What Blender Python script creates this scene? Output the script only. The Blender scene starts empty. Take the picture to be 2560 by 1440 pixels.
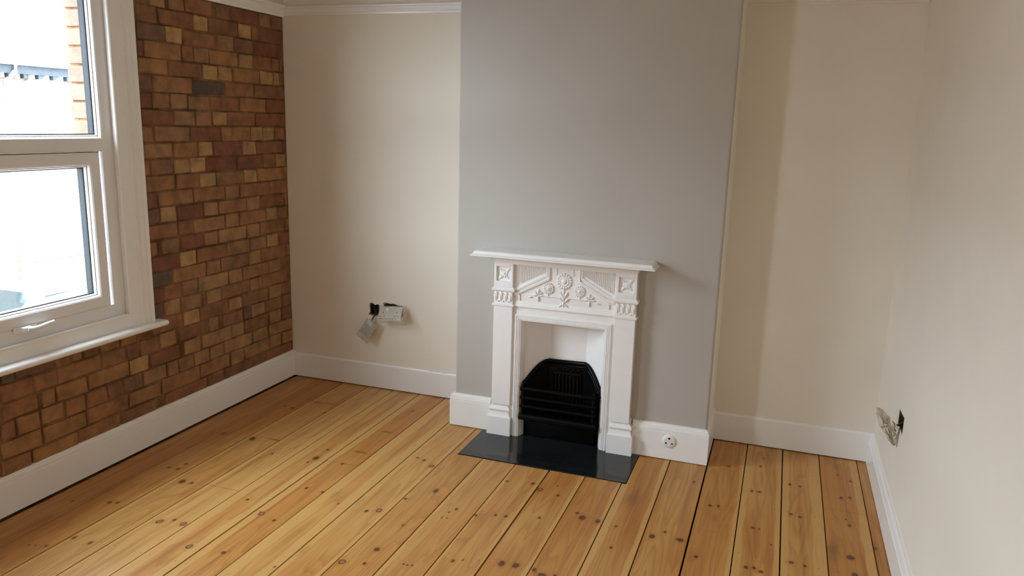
import bpy, bmesh, math, random
from mathutils import Vector, Matrix

random.seed(7)
SC = bpy.context.scene
COL = SC.collection

# ------------------------------------------------------------------ camera
F_PX = 1942.2
cam_d = bpy.data.cameras.new('camera')
cam_d.sensor_fit = 'HORIZONTAL'
cam_d.sensor_width = 36.0
cam_d.lens = F_PX / 2560.0 * 36.0
cam_d.clip_start = 0.02
cam_d.clip_end = 300
cam = bpy.data.objects.new('camera', cam_d)
COL.objects.link(cam)
_r = Vector((0.9428241, 0.3321594, 0.0274367))
_u = Vector((-0.0942783, 0.1868341, 0.9778572))
_f = Vector((-0.3196783, 0.9245340, -0.2074671))
_m = Matrix(((_r.x, _u.x, -_f.x, 2.77834), (_r.y, _u.y, -_f.y, -3.92149), (_r.z, _u.z, -_f.z, 1.57022), (0, 0, 0, 1)))
cam.matrix_world = _m
SC.camera = cam

# ------------------------------------------------------------------ light
SC.view_settings.view_transform = 'Standard'
SC.view_settings.look = 'None'
SC.view_settings.exposure = 1.0
SC.view_settings.gamma = 1.0
SC.view_settings.use_curve_mapping = False
world = bpy.data.worlds.new('overcast_sky')
SC.world = world
world.use_nodes = True
_bg = world.node_tree.nodes['Background']
_bg.inputs['Color'].default_value = (0.855, 0.965, 1.115, 1)
_bg.inputs['Strength'].default_value = 14.0
SC.cycles.use_denoising = True
SC.cycles.max_bounces = 10
SC.cycles.diffuse_bounces = 8
SC.cycles.transparent_max_bounces = 10
SC.cycles.adaptive_threshold = 0.03
SC.cycles.sample_clamp_indirect = 8.0
# portal in the window opening: only guides the sampling of the sky, gives no light itself
pd = bpy.data.lights.new('window_portal', 'AREA')
pd.shape = 'RECTANGLE'
pd.size = 1.46
pd.size_y = 0.94
pd.cycles.is_portal = True
po = bpy.data.objects.new('window_portal', pd)
COL.objects.link(po)
po.location = (-0.19, -1.74, 1.40)
po.rotation_euler = (0, -math.pi / 2, 0)
po2 = po.copy()
COL.objects.link(po2)
po2.location = (-0.19, -4.44, 1.40)

# ------------------------------------------------------------------ helpers
MATS = {}


def lin(r, g, b):
    f = lambda c: (c / 255 / 12.92) if c / 255 <= 0.04045 else ((c / 255 + 0.055) / 1.055) ** 2.4
    return (f(r), f(g), f(b), 1)


class NT:
    """small helper around a node tree"""

    def __init__(s, name):
        s.m = bpy.data.materials.new(name)
        s.m.use_nodes = True
        s.t = s.m.node_tree
        s.bsdf = s.t.nodes['Principled BSDF']
        s.out = s.t.nodes['Material Output']
        MATS[name] = s.m

    def n(s, kind, **kw):
        x = s.t.nodes.new(kind)
        for k, v in kw.items():
            setattr(x, k, v)
        return x

    def l(s, a, b):
        s.t.links.new(a, b)

    def setin(s, sock, v):
        if hasattr(v, 'is_linked') or isinstance(v, bpy.types.NodeSocket):
            s.l(v, sock)
        else:
            sock.default_value = v

    def math(s, op, a, b=0.0, c=None, clamp=False):
        x = s.n('ShaderNodeMath', operation=op, use_clamp=clamp)
        s.setin(x.inputs[0], a)
        s.setin(x.inputs[1], b)
        if c is not None:
            s.setin(x.inputs[2], c)
        return x.outputs[0]

    def mix(s, fac, a, b, blend='MIX'):
        x = s.n('ShaderNodeMix', data_type='RGBA', blend_type=blend)
        s.setin(x.inputs[0], fac)
        s.setin(x.inputs[6], a)
        s.setin(x.inputs[7], b)
        return x.outputs[2]

    def coord(s, scale=(1, 1, 1), loc=(0, 0, 0)):
        tc = s.n('ShaderNodeTexCoord')
        mp = s.n('ShaderNodeMapping')
        mp.inputs['Scale'].default_value = scale
        mp.inputs['Location'].default_value = loc
        s.l(tc.outputs['Object'], mp.inputs['Vector'])
        return mp.outputs['Vector']

    def noise(s, vec, scale, detail=3, rough=0.5, dist=0.0):
        x = s.n('ShaderNodeTexNoise')
        s.l(vec, x.inputs['Vector'])
        x.inputs['Scale'].default_value = scale
        x.inputs['Detail'].default_value = detail
        x.inputs['Roughness'].default_value = rough
        x.inputs['Distortion'].default_value = dist
        return x.outputs[0]

    def smooth(s, v, a, b, lo=0.0, hi=1.0):
        x = s.n('ShaderNodeMapRange', interpolation_type='SMOOTHSTEP')
        s.setin(x.inputs['Value'], v)
        x.inputs['From Min'].default_value = a
        x.inputs['From Max'].default_value = b
        x.inputs['To Min'].default_value = lo
        x.inputs['To Max'].default_value = hi
        return x.outputs[0]

    def bump(s, h, strength=0.3, dist=0.002):
        x = s.n('ShaderNodeBump')
        x.inputs['Strength'].default_value = strength
        x.inputs['Distance'].default_value = dist
        s.l(h, x.inputs['Height'])
        s.l(x.outputs[0], s.bsdf.inputs['Normal'])

    def base(s, c, rough=0.5, spec=0.5):
        s.setin(s.bsdf.inputs['Base Color'], c)
        s.setin(s.bsdf.inputs['Roughness'], rough)
        s.bsdf.inputs['Specular IOR Level'].default_value = spec
        return s.m


def plain(name, col, rough=0.5, spec=0.5, var=0.05, vscale=6, bump=0.0, bscale=60, metal=0.0, coat=0.0):
    t = NT(name)
    v = t.coord()
    n = t.noise(v, vscale, 4)
    c = t.mix(t.smooth(n, 0.3, 0.7), tuple(x * (1 - var) for x in col[:3]) + (1,), tuple(min(1, x * (1 + var)) for x in col[:3]) + (1,))
    t.base(c, rough, spec)
    t.bsdf.inputs['Metallic'].default_value = metal
    t.bsdf.inputs['Coat Weight'].default_value = coat
    if bump:
        t.bump(t.noise(v, bscale, 3), bump, 0.002)
    return t.m


class MB:
    def __init__(s):
        s.bm = bmesh.new()

    def poly(s, pts):
        vs = [s.bm.verts.new(p) for p in pts]
        return s.bm.faces.new(vs)

    def box(s, x0, x1, y0, y1, z0, z1, ch=0.0):
        r = bmesh.ops.create_cube(s.bm, size=1.0)
        for v in r['verts']:
            v.co = Vector(((x0 + x1) / 2 + v.co.x * (x1 - x0), (y0 + y1) / 2 + v.co.y * (y1 - y0), (z0 + z1) / 2 + v.co.z * (z1 - z0)))
        if ch:
            es = set(e for v in r['verts'] for e in v.link_edges)
            bmesh.ops.bevel(s.bm, geom=list(es), offset=ch, segments=2, profile=0.6, affect='EDGES')
        return s

    def rings(s, rings, close=True, caps=True):
        """rings: list of equally long point loops; joins them with quads"""
        R = [[s.bm.verts.new(p) for p in r] for r in rings]
        n = len(R[0])
        for a, b in zip(R, R[1:]):
            for i in range(n if close else n - 1):
                j = (i + 1) % n
                s.bm.faces.new((a[i], a[j], b[j], b[i]))
        if caps and close:
            s.bm.faces.new(list(reversed(R[0])))
            s.bm.faces.new(R[-1])
        return s

    def extr(s, prof, fn, a, b):
        """extrude a closed 2-D profile between parameters a and b; fn(u, v, t) gives the point"""
        return s.rings([[fn(u, v, a) for u, v in prof], [fn(u, v, b) for u, v in prof]])

    def umould(s, prof, x0, x1, yf, yb):
        """moulding with mitred returns: prof (offset, z) bottom to top round the block x0..x1, front yf, back yb"""
        return s.rings([[(x0 - o, yb, z), (x0 - o, yf - o, z), (x1 + o, yf - o, z), (x1 + o, yb, z)] for o, z in prof])

    def tube(s, path, rad, seg=8):
        path = [Vector(p) for p in path]
        rr = rad if isinstance(rad, (list, tuple)) else [rad] * len(path)
        rings = []
        up = Vector((0.13, 0.31, 0.94))
        for i, p in enumerate(path):
            d = (path[min(i + 1, len(path) - 1)] - path[max(i - 1, 0)]).normalized()
            a = d.cross(up).normalized()
            b = d.cross(a)
            rings.append([p + (a * math.cos(2 * math.pi * k / seg) + b * math.sin(2 * math.pi * k / seg)) * rr[i] for k in range(seg)])
        return s.rings(rings)

    def blob(s, c, r, rot=0.0, seg=10, rg=6, point=0.0):
        """ellipsoid; rot turns it in the x-z plane; point > 0 sharpens it along its long x axis (leaf)"""
        res = bmesh.ops.create_uvsphere(s.bm, u_segments=seg, v_segments=rg, radius=1.0)
        cr, sr = math.cos(rot), math.sin(rot)
        for v in res['verts']:
            k = 1.0 - point * abs(v.co.x) ** 1.5
            x, y, z = v.co.x * r[0], v.co.y * r[1], v.co.z * r[2] * k
            v.co = Vector((c[0] + x * cr - z * sr, c[1] + y, c[2] + x * sr + z * cr))
        return s

    def lathe_y(s, c, prof, seg=24):
        """solid of revolution about an axis along y through c; prof (radius, y offset)"""
        return s.rings([[(c[0] + r * math.cos(2 * math.pi * k / seg), c[1] + y, c[2] + r * math.sin(2 * math.pi * k / seg)) for k in range(seg)] for r, y in prof])

    def build(s, name, mat, parent=None, smooth=False, angle=35, bevel=0.0):
        bmesh.ops.recalc_face_normals(s.bm, faces=s.bm.faces)
        me = bpy.data.meshes.new(name)
        s.bm.to_mesh(me)
        s.bm.free()
        for m in (mat if isinstance(mat, (list, tuple)) else [mat]):
            me.materials.append(m)
        o = bpy.data.objects.new(name, me)
        COL.objects.link(o)
        if parent is not None:
            o.parent = parent
        if smooth:
            for p in me.polygons:
                p.use_smooth = True
            me.set_sharp_from_angle(angle=math.radians(angle))
        if bevel:
            b = o.modifiers.new('bevel', 'BEVEL')
            b.width = bevel
            b.segments = 2
            b.limit_method = 'ANGLE'
            b.angle_limit = math.radians(40)
        return o


def tag(o, label=None, cat=None, group=None, kind=None):
    if label:
        o['label'] = label
    if cat:
        o['category'] = cat
    if group:
        o['group'] = group
    if kind:
        o['kind'] = kind
    return o


def thing(name, label, cat, group=None, loc=(0, 0, 0)):
    o = bpy.data.objects.new(name, None)
    COL.objects.link(o)
    o.empty_display_size = 0.1
    tag(o, label, cat, group)
    return o


def struct(o, label, cat):
    return tag(o, label, cat, kind='structure')


# ------------------------------------------------------------------ dimensions (metres)
D = 0.3386          # chimney breast projects this far
B1, B2 = 1.2387, 2.5384
W = 3.2926
H = 2.62            # ceiling
YB = -5.35          # wall behind the camera
ZR = 2.12           # picture rail underside

# ------------------------------------------------------------------ materials
cream = plain('cream_wall_paint', (0.80, 0.75, 0.655), 0.75, 0.3, 0.015, 3, 0.08, 90)
greyp = plain('grey_wall_paint', (0.460, 0.430, 0.388), 0.7, 0.3, 0.012, 3, 0.08, 90)
gloss = plain('white_gloss_paint', (0.85, 0.835, 0.81), 0.28, 0.5, 0.01, 8, 0.04, 40)
white_iron = plain('white_painted_iron', (0.86, 0.84, 0.825), 0.35, 0.5, 0.01, 20, 0.06, 130)
ceil_m = plain('ceiling_paint', (0.88, 0.86, 0.80), 0.85, 0.2, 0.01, 3)
upvc = plain('white_plastic_frame', (0.82, 0.82, 0.82), 0.22, 0.5, 0.005, 8)
gasket = plain('dark_window_gasket', (0.012, 0.015, 0.018), 0.6, 0.2, 0.05, 8)
black_iron = plain('black_gloss_iron', (0.003, 0.003, 0.003), 0.33, 0.13, 0.1, 30, 0.12, 160)
hearth_m = plain('black_polished_hearth', (0.010, 0.011, 0.012), 0.12, 0.5, 0.15, 12, 0.03, 50)
dark = plain('dark_underfloor', (0.012, 0.008, 0.006), 0.9, 0.1, 0.1, 8)
white_pl = plain('white_socket_plastic', (0.78, 0.76, 0.73), 0.35, 0.5, 0.01, 8)
hole_m = plain('black_pin_hole', (0.01, 0.01, 0.01), 0.6, 0.2, 0.05, 8)
plaster = plain('raw_plaster', (0.20, 0.14, 0.10), 0.95, 0.1, 0.35, 60, 0.6, 90)
galv = plain('dull_galvanised_steel', (0.075, 0.060, 0.048), 0.55, 0.4, 0.25, 30, 0.1, 60, metal=0.5)
cable_m = plain('dark_cable_sheath', (0.05, 0.035, 0.025), 0.5, 0.4, 0.1, 20)


def glass_mat():
    t = NT('window_glass')
    tr = t.n('ShaderNodeBsdfTransparent')
    gl = t.n('ShaderNodeBsdfGlossy')
    gl.inputs['Roughness'].default_value = 0.02
    tr.inputs['Color'].default_value = (0.95, 0.97, 0.96, 1)
    lw = t.n('ShaderNodeLayerWeight')
    lw.inputs['Blend'].default_value = 0.5
    sch = t.math('MULTIPLY_ADD', t.math('POWER', lw.outputs['Facing'], 5.0), 0.96, 0.03)
    mx = t.n('ShaderNodeMixShader')
    t.l(sch, mx.inputs[0])
    t.l(tr.outputs[0], mx.inputs[1])
    t.l(gl.outputs[0], mx.inputs[2])
    t.l(mx.outputs[0], t.out.inputs['Surface'])
    return t.m


def film_mat(name, col, alpha):
    t = NT(name)
    v = t.coord()
    n = t.noise(v, 60, 3)
    t.base(t.mix(n, tuple(c * 0.85 for c in col) + (1,), col + (1,)), 0.18, 0.6)
    t.bsdf.inputs['Transmission Weight'].default_value = 0.0
    t.bump(n, 0.5, 0.004)
    tr = t.n('ShaderNodeBsdfTransparent')
    tr.inputs['Color'].default_value = (0.96, 0.95, 0.93, 1)
    mx = t.n('ShaderNodeMixShader')
    mx.inputs[0].default_value = alpha
    t.l(tr.outputs[0], mx.inputs[1])
    t.l(t.bsdf.outputs[0], mx.inputs[2])
    t.l(mx.outputs[0], t.out.inputs['Surface'])
    return t.m


glass = glass_mat()
film = film_mat('clear_plastic_film', (0.70, 0.64, 0.56), 0.16)
film3 = film_mat('bag_plastic_film', (0.70, 0.66, 0.58), 0.26)
film2 = film_mat('cloudy_plastic_film', (0.86, 0.78, 0.65), 0.66)

TONES = {
    'O': (0.300, 0.142, 0.060), 'T': (0.325, 0.176, 0.080), 'Y': (0.395, 0.230, 0.095), 'R': (0.220, 0.086, 0.043),
    'D': (0.240, 0.115, 0.056), 'P': (0.195, 0.100, 0.058), 'K': (0.130, 0.088, 0.058),
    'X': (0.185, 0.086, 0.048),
}


def brick_mat(k, col):
    t = NT('brick_' + k)
    v = t.coord()
    oi = t.n('ShaderNodeObjectInfo')
    n1 = t.noise(v, 14, 5, 0.6)
    n2 = t.noise(v, 70, 4, 0.6)
    n3 = t.noise(v, 5, 2)
    c = t.mix(t.smooth(n1, 0.25, 0.75), tuple(x * 0.68 for x in col) + (1,), tuple(min(1, x * 1.22) for x in col) + (1,))
    hsv = t.n('ShaderNodeHueSaturation')
    t.l(c, hsv.inputs['Color'])
    t.l(t.math('MULTIPLY_ADD', oi.outputs['Random'], 0.24, 0.88), hsv.inputs['Value'])
    t.l(t.math('MULTIPLY_ADD', oi.outputs['Random'], 0.016, 0.492), hsv.inputs['Hue'])
    soot = t.smooth(t.math('ADD', n3, t.math('MULTIPLY', n2, 0.35)), 0.72, 0.95)
    c2 = t.mix(t.math('MULTIPLY', soot, 0.55), hsv.outputs[0], (0.06, 0.04, 0.03, 1))
    pale = t.smooth(n2, 0.66, 0.8)
    c3 = t.mix(t.math('MULTIPLY', pale, 0.18), c2, (0.55, 0.42, 0.28, 1))
    t.base(c3, 0.62, 0.35)
    t.bump(t.math('ADD', n2, t.math('MULTIPLY', n1, 1.5)), 0.55, 0.004)
    return t.m


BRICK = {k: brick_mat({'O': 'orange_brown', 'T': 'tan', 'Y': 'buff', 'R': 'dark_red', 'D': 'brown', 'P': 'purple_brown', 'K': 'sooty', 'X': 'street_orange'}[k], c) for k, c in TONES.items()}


def mortar_mat():
    t = NT('old_lime_mortar')
    v = t.coord()
    n1 = t.noise(v, 46, 5, 0.65)
    n2 = t.noise(v, 7, 3)
    c = t.mix(t.smooth(n2, 0.38, 0.62), (0.125, 0.066, 0.034, 1), (0.255, 0.140, 0.070, 1))
    c = t.mix(t.math('MULTIPLY', t.smooth(n1, 0.56, 0.72), 0.7), c, (0.035, 0.018, 0.010, 1))
    t.base(c, 0.95, 0.1)
    t.bump(n1, 0.9, 0.01)
    return t.m


mortar = mortar_mat()

BRICK_ROWS = [
    '-1074,-998P -990,-897T -873,-777T -769,-583O -556,-451D -443,-220R -212,-117T -100,-9D',
    '-1078,-953D -945,-725R -717,-621Y -613,-395D -387,-289Y -281,-226O -218,-14R',
    '-1080,-913P -905,-806Y -789,-581O -554,-435T -427,-268D -260,-18R',
    '-1084,-1048R -1040,-812O -804,-735O -727,-626T -618,-401O -393,-286T -278,-120R -112,-52D -44,-17D',
    '-1084,-911O -903,-678O -670,-563Y -555,-451Y -443,-227O -219,-113Y -102,-56T -48,-21D',
    '-1085,-1008D -1000,-750O -742,-519K -511,-288O -280,-25D',
    '-1088,-1021R -1013,-913O -899,-794T -782,-639T -631,-410O -402,-184O -176,-11R',
    '-1087,-894R -886,-745T -734,-627T -619,-514Y -506,-285O -277,-48R -40,-15D',
    '-1089,-1025O -1012,-792T -784,-565R -555,-327O -319,-222Y -214,-114T -106,-20O',
    '-1090,-907T -899,-738O -730,-627Y -619,-400R -392,-287Y -279,-48D -40,-12R',
    '-1090,-1058O -1050,-913D -905,-802T -794,-687Y -679,-454R -446,-226R -218,-115O -107,-17T',
    '-1092,-907O -894,-745O -734,-619Y -611,-399D -391,-287Y -279,-49O -40,-8O',
    '-1091,-1024R -1016,-792O -784,-556O -548,-443T -433,-180O -171,-6O',
    '-1090,-1015P -1007,-910Y -902,-728R -719,-616T -608,-387O -379,-271T -263,-41R -33,-10O',
    '-1089,-908O -900,-802O -794,-565O -557,-454T -446,-221O -212,-114T -105,-14O',
    '-1092,-1047O -1012,-901P -893,-735R -727,-627T -619,-393T -385,-281T -273,-47O -38,-4O',
    '-1091,-908R -900,-795Y -787,-565O -557,-371O -363,-221T -213,-112Y -104,-2R',
    '-1092,-960K -952,-728O -720,-619T -611,-390D -382,-280T -272,-44O -36,-6O',
    '-1095,-1027R -1019,-907O -899,-793T -785,-561T -553,-448T -440,-216O -208,-103T -85,-10O',
    '-1095,-1034P -1026,-922T -914,-772T -764,-740O -732,-625T -617,-389O -381,-278T -269,-34O',
    '-1880,-1828K -1820,-1654P -1642,-1570O -1557,-1510D -1497,-1425D -1412,-1308T -1300,-1213O -1115,-911O -903,-796Y -788,-572R -564,-458T -450,-225D -217,-106T -98,-12O',
    '-1886,-1749O -1741,-1639O -1631,-1416O -1408,-1280D -1272,-1198D -1190,-1080D -1068,-960T -939,-733R -725,-652T -622,-458D -447,-385P -377,-264T -256,-98D -90,-10O',
    '-1895,-1729O -1712,-1654D -1646,-1496O -1486,-1262O -1254,-1148Y -1140,-950R -912,-800T -790,-562T -554,-453T -442,-234D -216,-114T -106,-7D',
    '-1902,-1845O -1837,-1733O -1725,-1622T -1613,-1513O -1505,-1400O -1392,-1313D -1305,-1190D -1182,-1040T -1032,-965T -956,-853D -845,-738T -730,-624T -616,-387T -379,-239T -227,-11O',
    '-1909,-1732O -1724,-1517O -1508,-1284O -1276,-1088O -1077,-816O -808,-579O -568,-463T -452,-237O -226,-122O -110,-8O',
    '-1917,-1787O -1779,-1568O -1560,-1337O -1329,-1118D -1052,-760O -752,-633D -625,-385D -377,-276O -268,-12O',
]
KNOTS = (
    '281,-1683m 312,-1673m 378,-1941m 335,-2023m 297,-2035s 272,-2041s 464,-1947m 581,-1728r 624,-1696m 678,-1709r 816,-1832r 779,-1449m 960,-1818m '
    '133,-1730s 906,-1525r 985,-1552m 944,-1267m 1028,-1273m 1091,-1266g 1147,-1338s 1211,-1280g 1221,-1701g 1393,-1711r 1473,-1690m 1468,-1590b '
    '1475,-1393m 1330,-1324r 1285,-1347m 1383,-1192m 1472,-1078b 1619,-1193m 1600,-1227s 1592,-1279s 1613,-1275s 1713,-1209m 1761,-1554m 1793,-1535s '
    '1604,-1640s 1619,-1641s 1636,-1636s 1189,-1828s 1725,-869m 1840,-847m 1887,-891r 1786,-1177m 1828,-1169m 1976,-915m 1949,-829s 1960,-1132m 2123,-1064b '
    '2094,-1033m 2189,-1069b 2265,-1079m 2414,-1104b 2457,-1051m 2520,-1089b 2287,-811G 1932,-1504b 1984,-1497b 2055,-1499m 2281,-1245m 2092,-1523b '
    '2136,-1508m 2603,-753s 2638,-748s 2593,-1190m 401,-354k 495,-345k 274,-474m 329,-485m 526,-476m 811,-991b 801,-1044m 811,-888m 972,-853k 968,-583k '
    '954,-263m 957,-995m 1247,-802m 1288,-814m 1348,-858r 619,-572s 223,-920r 396,-918b 511,-885k 592,-1025m 415,-1420b 462,-1416m 261,-1333m 309,-1330m '
    '304,-1273m 347,-980s 2925,-406m 2968,-410m 2929,-700m 2965,-711m 2931,-1094m 2978,-1100m 2765,-542m 2797,-539m 2784,-882m 2808,-881s 2773,-1193m '
    '2801,-1186m 2826,-1203m 3145,-660s 3155,-711m 3082,-947G 3142,-972b 3137,-459m 3174,-444m 2650,-317m 2792,-258m 2804,-158s 2603,-753m 2637,-746m '
    '2633,-857g 2513,-551m 3137,-212s 3188,-264m 3138,-118g 3149,-1098b 3237,-865m 2856,-992s '
)

def parse(s):
    out = []
    for t in s.split():
        a, b = t[:-1].split(',')
        out.append((int(a) / 1000, int(b) / 1000, t[-1]))
    return out


# ================================================================== LARGE STRUCTURE
# ---- left wall: mortar slab with the window opening, every visible brick on it
WY0, WY1, WZ0, WZ1 = -2.235, -1.245, 0.665, 2.15     # lining opening (y far, y near, sill, head)
XO = -0.165                                            # outer face
OY0, OY1, OZ0, OZ1 = -2.195, -1.285, 0.70, 2.11      # outer brick opening
WS = 2.70                                              # the second window stands this much nearer the camera
m = MB()
for (x0, x1, a0, a1, c0, c1) in ((-0.09, 0.0, WY0, WY1, WZ0, WZ1),):
    m.box(x0, x1, YB, a0 - WS, -0.1, H)
    m.box(x0, x1, a1 - WS, a0, -0.1, H)
    m.box(x0, x1, a1, 0.1, -0.1, H)
    for k in (0, WS):
        m.box(x0, x1, a0 - k, a1 - k, -0.1, c0)
        m.box(x0, x1, a0 - k, a1 - k, c1, H)
wall_left = struct(m.build('wall_left', mortar), 'exposed brick wall around the white window', 'wall')


def brick(y0, y1, zc, tone, face=0.0055, hh=0.0338, back=-0.02):
    """one brick: a chamfered, slightly crooked block whose face stands proud of the mortar"""
    j = lambda a: random.uniform(-a, a)
    p = face + j(0.003)
    g = 0.0005
    hh += random.uniform(-.0012, .0022)
    ya, yb, za, zb = y0 + g, y1 - g, zc - hh, zc + hh
    q = .0032
    cor = [(ya + j(q), za + j(q)), (yb + j(q), za + j(q)), (yb + j(q), zb + j(q)), (ya + j(q), zb + j(q))]
    ins = random.uniform(0.003, 0.006)
    cy, cz = (ya + yb) / 2, (za + zb) / 2
    inn = [(a + math.copysign(ins, cy - a), b + math.copysign(ins, cz - b)) for a, b in cor]
    mb = MB()
    mb.rings([[(back, a, b) for a, b in cor], [(p - 0.004 + j(.001), a, b) for a, b in cor], [(p + j(.0012), a, b) for a, b in inn]])
    return mb.build('brick', BRICK[tone], wall_left)


for i, s in enumerate(BRICK_ROWS):
    zc = 2.0815 - 0.0758 * i
    for y0, y1, t in parse(s):
        top = zc + 0.0335
        brick(y0, min(y1, -0.004), zc, t)
brick_low = 2.0815 - 0.0758 * 26
# the rest of the brickwork (above the rail, behind the skirting, beyond the frame): joined
mb = MB()


def rest(y0, y1, rows):
    for r in rows:
        zc = 2.0815 - 0.0758 * r
        if zc < 0.02 or zc > H - 0.03:
            continue
        y = y1 + (0.0 if r % 2 else -0.055)
        k = 0
        while y > y0 + 0.04:
            ln = 0.105 if (k + r) % 2 else 0.215
            ya = max(y0, y - ln)
            yb = min(y, y1)
            if yb - ya > 0.03:
                h = 0.0335
                p = 0.006 + random.uniform(-.003, .003)
                cor = [(ya, zc - h), (yb, zc - h), (yb, zc + h), (ya, zc + h)]
                inn = [(ya + .004, zc - h + .004), (yb - .004, zc - h + .004), (yb - .004, zc + h - .004), (ya + .004, zc + h - .004)]
                mb.rings([[(-0.02, a, b) for a, b in cor], [(p - 0.004, a, b) for a, b in cor], [(p, a, b) for a, b in inn]])
            y -= ln + 0.01
            k += 1


rest(-2.20, -1.93, range(20, 27))
rest(-3.80, -2.40, range(0, 27))
rest(YB, -5.09, range(0, 27))
rest(-5.09, -3.80, range(20, 27))
# plastered and painted above the picture rail
pm = MB()
for a_, b_ in ((-1.10, 0.0), (-3.81, -2.375), (YB, -5.075)):
    pm.box(-.02, .008, a_, b_, ZR + .02, H)
pm.box(-.02, .008, YB, 0.0, 2.30, H)
pm.build('frieze_plaster', cream, wall_left)
rb = mb.build('brickwork', BRICK['O'], wall_left)
rb['kind'] = 'stuff'

# ---- alcove wall (left and right of the breast), chimney breast, right wall, wall behind, ceiling


def wall_with_holes(outer, holes, fn, depth):
    """flat wall with cut-outs: outer and holes are 2-D loops; fn(u, v, d) places them (d = depth into the wall)"""
    bm = bmesh.new()
    edges = []
    for loop in [outer] + holes:
        vs = [bm.verts.new(fn(u, v, 0)) for u, v in loop]
        for a, b in zip(vs, vs[1:] + vs[:1]):
            edges.append(bm.edges.new((a, b)))
    bmesh.ops.triangle_fill(bm, use_beauty=True, use_dissolve=False, edges=edges)
    r = bmesh.ops.extrude_face_region(bm, geom=list(bm.faces))
    for v in r['geom']:
        if isinstance(v, bmesh.types.BMVert):
            d0, d1 = Vector(fn(0, 0, 0)), Vector(fn(0, 0, depth))
            v.co += d1 - d0
    x = MB()
    x.bm.free()
    x.bm = bm
    return x


def rough(loop, amp, n=4, seed=1):
    rnd = random.Random(seed)
    out = []
    for (a, b), (c, d) in zip(loop, loop[1:] + loop[:1]):
        for k in range(n):
            t = k / n
            out.append((a + (c - a) * t + rnd.uniform(-amp, amp), b + (d - b) * t + rnd.uniform(-amp, amp)))
    return out


HOLE1 = rough([(0.539, 0.443), (0.603, 0.443), (0.605, 0.512), (0.541, 0.514)], 0.0065, 5, 3)
HOLE2 = rough([(0.634, 0.450), (0.757, 0.450), (0.761, 0.516), (0.720, 0.524), (0.634, 0.525)], 0.0028, 4, 5)
m = wall_with_holes([(0, 0.013), (W, 0.013), (W, H), (0, H)], [HOLE1, HOLE2], lambda u, v, d: (u, d, v), 0.05)
wall_back = struct(m.build('wall_back', cream), 'cream painted alcove wall behind the chimney breast', 'wall')
m = MB()
m.box(0.0, W, 0.05, 0.1, -.1, H)
m.build('masonry', plaster, wall_back)

m = MB()
outl = [(B1, -0.02), (1.585, -0.02), (1.585, 0.625), (2.045, 0.625), (2.045, -0.02), (B2, -0.02), (B2, H), (B1, H)]
m.extr(outl, lambda u, v, t: (u, t, v), -D, 0.0)
es = [e for e in m.bm.edges if abs(e.verts[0].co.x - e.verts[1].co.x) < 1e-6 and abs(e.verts[0].co.y + D) < 1e-5 and abs(e.verts[1].co.y + D) < 1e-5
      and min(abs(e.verts[0].co.x - B2), abs(e.verts[0].co.x - B1)) < 1e-5 and abs(e.verts[0].co.z - e.verts[1].co.z) > 1]
bmesh.ops.bevel(m.bm, geom=es, offset=0.014, segments=5, profile=0.5, affect='EDGES')
bmesh.ops.recalc_face_normals(m.bm, faces=m.bm.faces)
for f in m.bm.faces:
    if abs(f.normal.x) > 0.98 and (f.calc_center_median().x > B2 - 0.01 or f.calc_center_median().x < B1 + 0.01):
        f.material_index = 1
wall_breast = struct(m.build('wall_breast', [greyp, cream], None, True, 30), 'grey painted chimney breast behind the fireplace', 'wall')

HOLE3 = rough([(-0.628, 0.437), (-0.756, 0.432), (-0.754, 0.503), (-0.626, 0.497)], 0.0012, 3, 8)
m = wall_with_holes([(0, 0.013), (YB, 0.013), (YB, H), (0, H)], [HOLE3], lambda u, v, d: (W + d, u, v), 0.05)
wall_right = struct(m.build('wall_right', cream), 'plain off-white right-hand wall with an open socket box', 'wall')
m = MB()
m.box(W + 0.05, W + 0.1, YB, 0.1, -.1, H)
m.build('masonry', plaster, wall_right)
m = MB()
m.box(-0.2, W + 0.1, YB - 0.1, YB, -0.02, H)
struct(m.build('wall_front', cream), 'cream wall behind the camera', 'wall')
m = MB()
m.box(-0.2, W + 0.1, YB - 0.1, 0.1, H, H + 0.1)
struct(m.build('ceiling', ceil_m), 'white ceiling', 'ceiling')

# ---- floor: dark underfloor, every board its own piece
m = MB()
m.box(-0.05, W + 0.05, YB, 0.05, -0.12, -0.021)
floor = struct(m.build('floor', dark), 'varnished pine floorboards', 'floor')

JX = [0.025, 0.193, 0.361, 0.532, 0.699, 0.868, 1.035, 1.203, 1.370, 1.538, 1.703, 1.870, 2.041, 2.209, 2.379, 2.551, 2.721, 2.890, 3.059, 3.231, 3.290]
GAP = {0.868: 0.006, 1.870: 0.0075, 2.551: 0.007, 2.379: 0.005, 2.890: 0.005, 0.699: 0.004, 3.059: 0.004}
KN = []
for t in KNOTS.split():
    a, b = t[:-1].split(',')
    KN.append((int(a) / 1000, int(b) / 1000, t[-1]))
# board looks: (brown amount 0..1, left pale strip, right pale strip)
LOOK = [(.75, 0, 0), (.75, 0, 0), (.35, .1, 0), (.15, .1, .2), (.35, .28, .2), (.75, .22, 0), (.2, .32, .26), (.25, .12, .1), (.55, 0, 0), (.4, .1, 0), (.5, .07, .08),
        (.6, 0, .1), (.75, 0, .09), (.9, .16, .13), (.55, 0, 0), (.65, 0, .08), (.6, .17, .12), (.5, .17, .28), (.75, 0, .2), (.6, 0, 0)]
KS = {'s': (.0042, .0065), 'm': (.0085, .0115), 'b': (.0155, .019), 'r': (.0135, .0165), 'k': (.040, .010), 'g': (.022, .055), 'G': (.035, .10)}


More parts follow.
